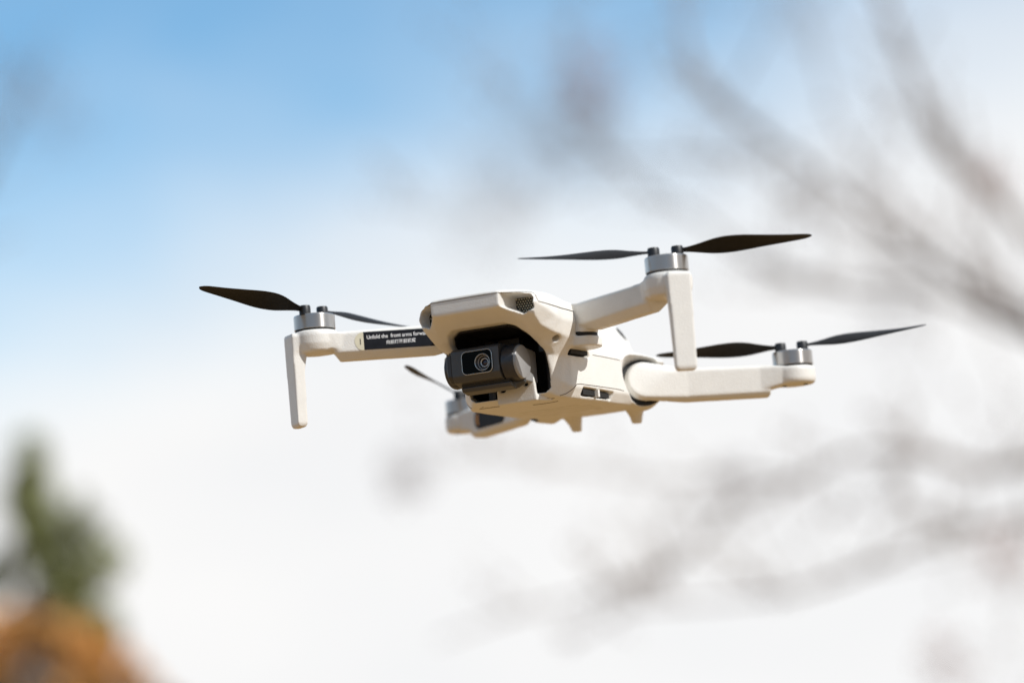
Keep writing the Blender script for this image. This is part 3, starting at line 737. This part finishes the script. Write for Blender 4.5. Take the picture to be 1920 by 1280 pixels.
# ------------------------------------------------------------------ background trees
LIMBS = {
    'A': [(-5.576, -0.618, 2.508, 0.03), (-5.451, -1.026, 2.714, 0.0264), (-5.412, -1.288, 2.841, 0.0237), (-5.412, -1.47, 2.976, 0.0212), (-5.408, -1.656, 3.126, 0.0189), (-5.437, -1.783, 3.249, 0.0168), (-5.464, -1.913, 3.375, 0.0147), (-5.478, -2.069, 3.507, 0.0127), (-5.501, -2.205, 3.639, 0.0108), (-5.559, -2.264, 3.794, 0.0089), (-5.642, -2.261, 3.985, 0.007)],
    'B': [(-5.451, -1.026, 2.714, 0.024), (-5.408, -1.205, 2.925, 0.0207), (-5.377, -1.37, 3.102, 0.0183), (-5.372, -1.488, 3.267, 0.0161), (-5.381, -1.592, 3.385, 0.0141), (-5.409, -1.643, 3.548, 0.0122), (-5.425, -1.706, 3.753, 0.0103), (-5.458, -1.746, 3.922, 0.0085)],
    'C': [(-5.412, -1.288, 2.841, 0.017), (-5.427, -1.502, 2.957, 0.0144), (-5.449, -1.702, 3.075, 0.0125), (-5.475, -1.917, 3.123, 0.0108), (-5.505, -2.111, 3.207, 0.0092), (-5.539, -2.278, 3.354, 0.0077), (-5.572, -2.453, 3.481, 0.0063), (-5.607, -2.597, 3.687, 0.0049), (-5.686, -2.664, 3.864, 0.0035)],
    'D': [(-5.508, -1.5, 2.99, 0.01), (-5.498, -1.67, 3.051, 0.0079), (-5.478, -1.87, 3.078, 0.0063), (-5.456, -2.053, 3.167, 0.0048), (-5.464, -2.188, 3.226, 0.0035)],
    'E': [(-5.502, -1.688, 3.141, 0.011), (-5.547, -1.87, 3.2, 0.0092), (-5.592, -2.022, 3.346, 0.0079), (-5.63, -2.191, 3.485, 0.0067), (-5.638, -2.45, 3.53, 0.0056), (-5.666, -2.666, 3.584, 0.0045), (-5.707, -2.824, 3.743, 0.0035), (-5.789, -2.899, 3.898, 0.0025)],
    'F': [(-5.996, -1.453, 2.914, 0.015), (-5.983, -1.643, 3.098, 0.0124), (-6.012, -1.779, 3.201, 0.0104), (-5.989, -1.97, 3.446, 0.0087), (-6.016, -2.073, 3.661, 0.007), (-6.065, -2.128, 3.876, 0.0055), (-6.114, -2.185, 4.096, 0.004)],
    'G': [(-5.527, -2.433, 3.471, 0.005), (-5.556, -2.683, 3.449, 0.0038), (-5.59, -2.912, 3.463, 0.0028), (-5.618, -3.14, 3.517, 0.002)],
    'P': [(-5.175, -0.56, 2.371, 0.023), (-5.068, -0.951, 2.521, 0.0205), (-5.006, -1.275, 2.601, 0.0187), (-5.038, -1.437, 2.6, 0.0171), (-5.057, -1.606, 2.657, 0.0155), (-5.088, -1.762, 2.678, 0.0141), (-5.134, -1.91, 2.639, 0.0127), (-5.165, -2.081, 2.613, 0.0113), (-5.228, -2.208, 2.533, 0.01), (-5.286, -2.333, 2.487, 0.0087), (-5.313, -2.514, 2.456, 0.0074), (-5.316, -2.744, 2.429, 0.0062), (-5.328, -2.958, 2.386, 0.005)],
    'Q': [(-5.167, -0.976, 2.529, 0.017), (-5.119, -1.251, 2.503, 0.0147), (-5.107, -1.448, 2.491, 0.013), (-5.108, -1.619, 2.476, 0.0115), (-5.112, -1.799, 2.42, 0.0101), (-5.122, -1.956, 2.395, 0.0088), (-5.096, -2.177, 2.394, 0.0075), (-5.101, -2.337, 2.398, 0.0062), (-5.11, -2.51, 2.33, 0.005)],
    'S': [(-5.143, -1.258, 2.505, 0.008), (-5.144, -1.44, 2.457, 0.0064), (-5.115, -1.675, 2.435, 0.0051), (-5.105, -1.872, 2.41, 0.004), (-5.126, -2.011, 2.377, 0.003)],
    'T': [(-5.227, -1.947, 2.649, 0.011), (-5.234, -2.103, 2.68, 0.0087), (-5.23, -2.288, 2.69, 0.0069), (-5.209, -2.491, 2.75, 0.0054), (-5.176, -2.724, 2.789, 0.0039), (-5.157, -2.944, 2.79, 0.0025)],
    'U': [(-5.057, -1.606, 2.657, 0.007), (-5.126, -1.839, 2.559, 0.0047), (-5.24, -1.967, 2.507, 0.003)],
    'V': [(-5.006, -1.275, 2.601, 0.006), (-4.983, -1.37, 2.623, 0.005), (-5.043, -1.361, 2.456, 0.0043), (-5.057, -1.424, 2.35, 0.0036), (-5.079, -1.464, 2.264, 0.003)],
}
def smooth_path(pts, k=5):
    P = [Vector(p[:3]) for p in pts]; r = [p[3]*.62 for p in pts]; o, q = [], []
    for i in range(len(P)-1):
        p0, p1, p2, p3 = P[max(0, i-1)], P[i], P[i+1], P[min(len(P)-1, i+2)]
        for j in range(k):
            t = j/k
            o.append(.5*((2*p1)+(p2-p0)*t+(2*p0-5*p1+4*p2-p3)*t*t+(3*p1-p0-3*p2+p3)*t**3)); q.append(r[i]+(r[i+1]-r[i])*t)
    return o+[P[-1]], q+[r[-1]]
def branch(name, pts, parent, twigs, rnd, material, tl=(.12, .42)):
    P, r = smooth_path(pts)
    parts = [tube(P, r, 8)]
    for _ in range(int(twigs*1.3)):
        i = rnd.randrange(len(P)//4, len(P)-1); ax = (P[i+1]-P[i]).normalized()
        d = (ax*rnd.uniform(.2, 1) + Vector((rnd.uniform(-1, 1), rnd.uniform(-1, 1), rnd.uniform(-.5, 1.1)))).normalized()
        L = rnd.uniform(*tl); Q = [P[i]]; 
        for k in range(5):
            d = (d + Vector((rnd.uniform(-.25, .25), rnd.uniform(-.25, .25), rnd.uniform(-.1, .25)))).normalized(); Q.append(Q[-1]+d*L/5)
        r0 = min(r[i]*.6, rnd.uniform(.0025, .0055))
        parts.append(tube(Q, [r0*(1-.14*k) for k in range(6)], 5))
        for k in range(2, 6):
            if rnd.random() < .7: parts.append(ball(tuple(Q[k]/MM), rnd.uniform(4, 8), (1, 1, 1.5), 3))
    return finish(name, merge(parts), material, parent)
def cluster(name, c, rad, n_, size, parent, material, rnd, sc_=(1, 1, 1)):
    """leaf or bud clump: many small bent faces spread through a volume"""
    bm = bmesh.new()
    for _ in range(n_):
        while True:
            v = Vector((rnd.uniform(-1, 1), rnd.uniform(-1, 1), rnd.uniform(-1, 1)))
            if v.length < 1: break
        p = Vector(c)+Vector((v.x*sc_[0], v.y*sc_[1], v.z*sc_[2]))*rad
        a = Vector((rnd.gauss(0, 1), rnd.gauss(0, 1), rnd.gauss(0, 1))).normalized(); b = a.orthogonal().normalized(); w = a.cross(b)
        b, w = b*size*rnd.uniform(.6, 1.3), w*size*.5*rnd.uniform(.6, 1.3)
        vs = [bm.verts.new(p-b), bm.verts.new(p+w+a*size*.15), bm.verts.new(p+b), bm.verts.new(p-w+a*size*.15)]
        bm.faces.new(vs)
    o = finish(name, bm, material, parent, smooth=False)
    if name == 'bud_cluster': o['kind'] = 'stuff'
    return o
rnd = random.Random(4)
bt = tag(empty('bare_tree', (-5.62, -.58, 0)), 'leafless grey tree whose budding limbs reach in from the right, far out of focus', 'tree')
def local(pts, o): return [(p[0]-o.x, p[1]-o.y, p[2]-o.z)+tuple(p[3:]) for p in pts]
O = Vector(bt.location)
finish('trunk', tube([Vector(p)-O for p in ((-5.62, -.58, 0), (-5.60, -.56, .8), (-5.57, -.57, 1.6), (-5.57, -.60, 2.3), (-5.60, -.66, 3.1), (-5.68, -.60, 4.2), (-5.75, -.7, 5.2))], [.085, .07, .058, .052, .04, .025, .01], 12), BARK, bt)
LIMBS['B'] = [(x, y, z, r_*1.5) for x, y, z, r_ in LIMBS['B']]
LIMBS['P'].insert(0, (-5.55, -.57, 2.15, .028))
LIMBS['F'].insert(0, (-5.62, -.66, 2.7, .018))
for k, pts in LIMBS.items():
    branch('branch', local(pts, O), bt, {'A': 26, 'P': 26, 'Q': 16, 'B': 10, 'C': 16, 'E': 16, 'F': 12, 'T': 10}.get(k, 6), rnd, BARKB if k in 'PQSTU' else BARK)
for (x, y, z, r_, n_, mt_) in ((-5.55, -2.528, 3.733, .115, 480, BUD), (-5.60, -2.60, 3.62, .14, 560, BUDG), (-5.739, -2.848, 3.60, .15, 420, BUDG), (-5.75, -2.95, 3.46, .14, 300, BUDG), (-5.082, -2.875, 2.765, .075, 240, BUDG),
                               (-5.251, -2.119, 2.664, .07, 170, BUDG), (-5.127, -1.611, 2.216, .07, 210, BUD), (-4.968, -1.411, 2.414, .07, 210, BUD), (-5.40, -1.49, 3.288, .07, 170, BUD), (-5.47, -1.93, 3.30, .09, 150, BUDG), (-5.42, -1.75, 3.02, .10, 200, BUDG), (-5.56, -2.2, 3.5, .11, 150, BUDG)):
    cluster('bud_cluster', Vector((x, y, z))-O, r_, n_, .007, bt, mt_, rnd, (.9, 1, 1.1))
b2 = tag(empty('bare_tree', (-6.9, -5.7, 0)), 'leafless tree outside the left edge, one faint bluish twig clump at the upper left', 'tree'); O2 = Vector(b2.location)
finish('trunk', tube([Vector(p)-O2 for p in ((-6.9, -5.7, 0), (-6.85, -5.68, 1.5), (-6.8, -5.66, 3), (-6.7, -5.5, 4.2), (-6.6, -5.4, 5.2))], [.08, .065, .05, .03, .01], 10), BARK, b2)
branch('branch', local([(-6.8, -5.66, 3.2, .02), (-6.5, -5.2, 3.8, .012), (-6.2, -4.75, 4.1, .008), (-6.05, -4.5, 4.25, .004)], O2), b2, 14, rnd, BARK)
cluster('bud_cluster', Vector((-6.05, -4.56, 4.15))-O2, .17, 330, .007, b2, BUDG, rnd)
cluster('bud_cluster', Vector((-6.03, -4.42, 4.03))-O2, .11, 110, .007, b2, BUDG, rnd)

cf = tag(empty('conifer', (-9.45, -7.08, 0)), 'green narrow conifer rising at the lower left above the rust coloured tree', 'tree'); O3 = Vector(cf.location)
finish('trunk', tube([Vector(p) for p in ((0, 0, 0), (.02, 0, 1.4), (.0, .02, 2.6), (.02, .0, 3.55))], [.07, .055, .03, .006], 10), BARK, cf)
bm_parts = []
for (x, y, z, r_, n_, sx) in ((0, .0, 3.56, .085, 240, 1.6), (.0, -.02, 3.40, .12, 480, 1.3), (.0, .02, 3.22, .12, 470, 1.2), (-.03, .20, 3.28, .11, 170, 1.2), (-.05, .27, 3.12, .14, 250, 1.1), (.0, .12, 3.02, .14, 330, 1), (.0, -.2, 3.1, .09, 90, 1),
                              (.02, .0, 2.86, .14, 500, 1), (-.05, .2, 2.8, .15, 420, 1), (0, 0, 2.5, .34, 1800, 1), (0, 0, 2.0, .42, 2200, 1), (0, 0, 1.4, .48, 2200, 1), (0, 0, .8, .48, 1800, 1)):
    cluster('crown', (x, y, z), r_, n_, .03 if z > 3.1 else .05, cf, LEAFG, rnd, (1, 1, sx))
rt = tag(empty('rust_leaved_tree', (-7.15, -5.40, 0)), 'rust orange leaved small tree in the lower left corner in front of the conifer', 'tree')
finish('trunk', tube([Vector(p) for p in ((0, 0, 0), (.02, .01, .9), (.0, .0, 1.7), (.05, .05, 2.4))], [.06, .05, .03, .008], 10), BARK, rt)
for (x, y, z, r_, n_) in ((.12, .0, 2.66, .10, 150), (.06, .12, 2.60, .12, 200), (-.02, .22, 2.52, .12, 170), (-.04, .32, 2.42, .10, 120), (.1, -.12, 2.55, .18, 320), (.0, .1, 2.38, .22, 420), (-.06, .4, 2.32, .1, 70), (.2, -.12, 2.64, .13, 170), (.25, -.3, 2.6, .15, 160), (0, 0, 2.0, .45, 2400), (0, 0, 1.6, .5, 2000), (0, 0, 1.2, .4, 1200)):
    cluster('crown', (x, y, z), r_, n_, .028 if z > 2.2 else .04, rt, LEAFO, rnd, (1, 1, .9))

for (x, y, z, r_, n_) in ((.1, .05, 2.47, .12, 260), (.0, .3, 2.33, .13, 200), (-.05, .42, 2.36, .08, 60), (.12, -.1, 2.36, .16, 260), (.1, .0, 2.74, .06, 50)):
    cluster('crown', (x, y, z), r_, n_, .026, rt, TWIGGY, rnd)
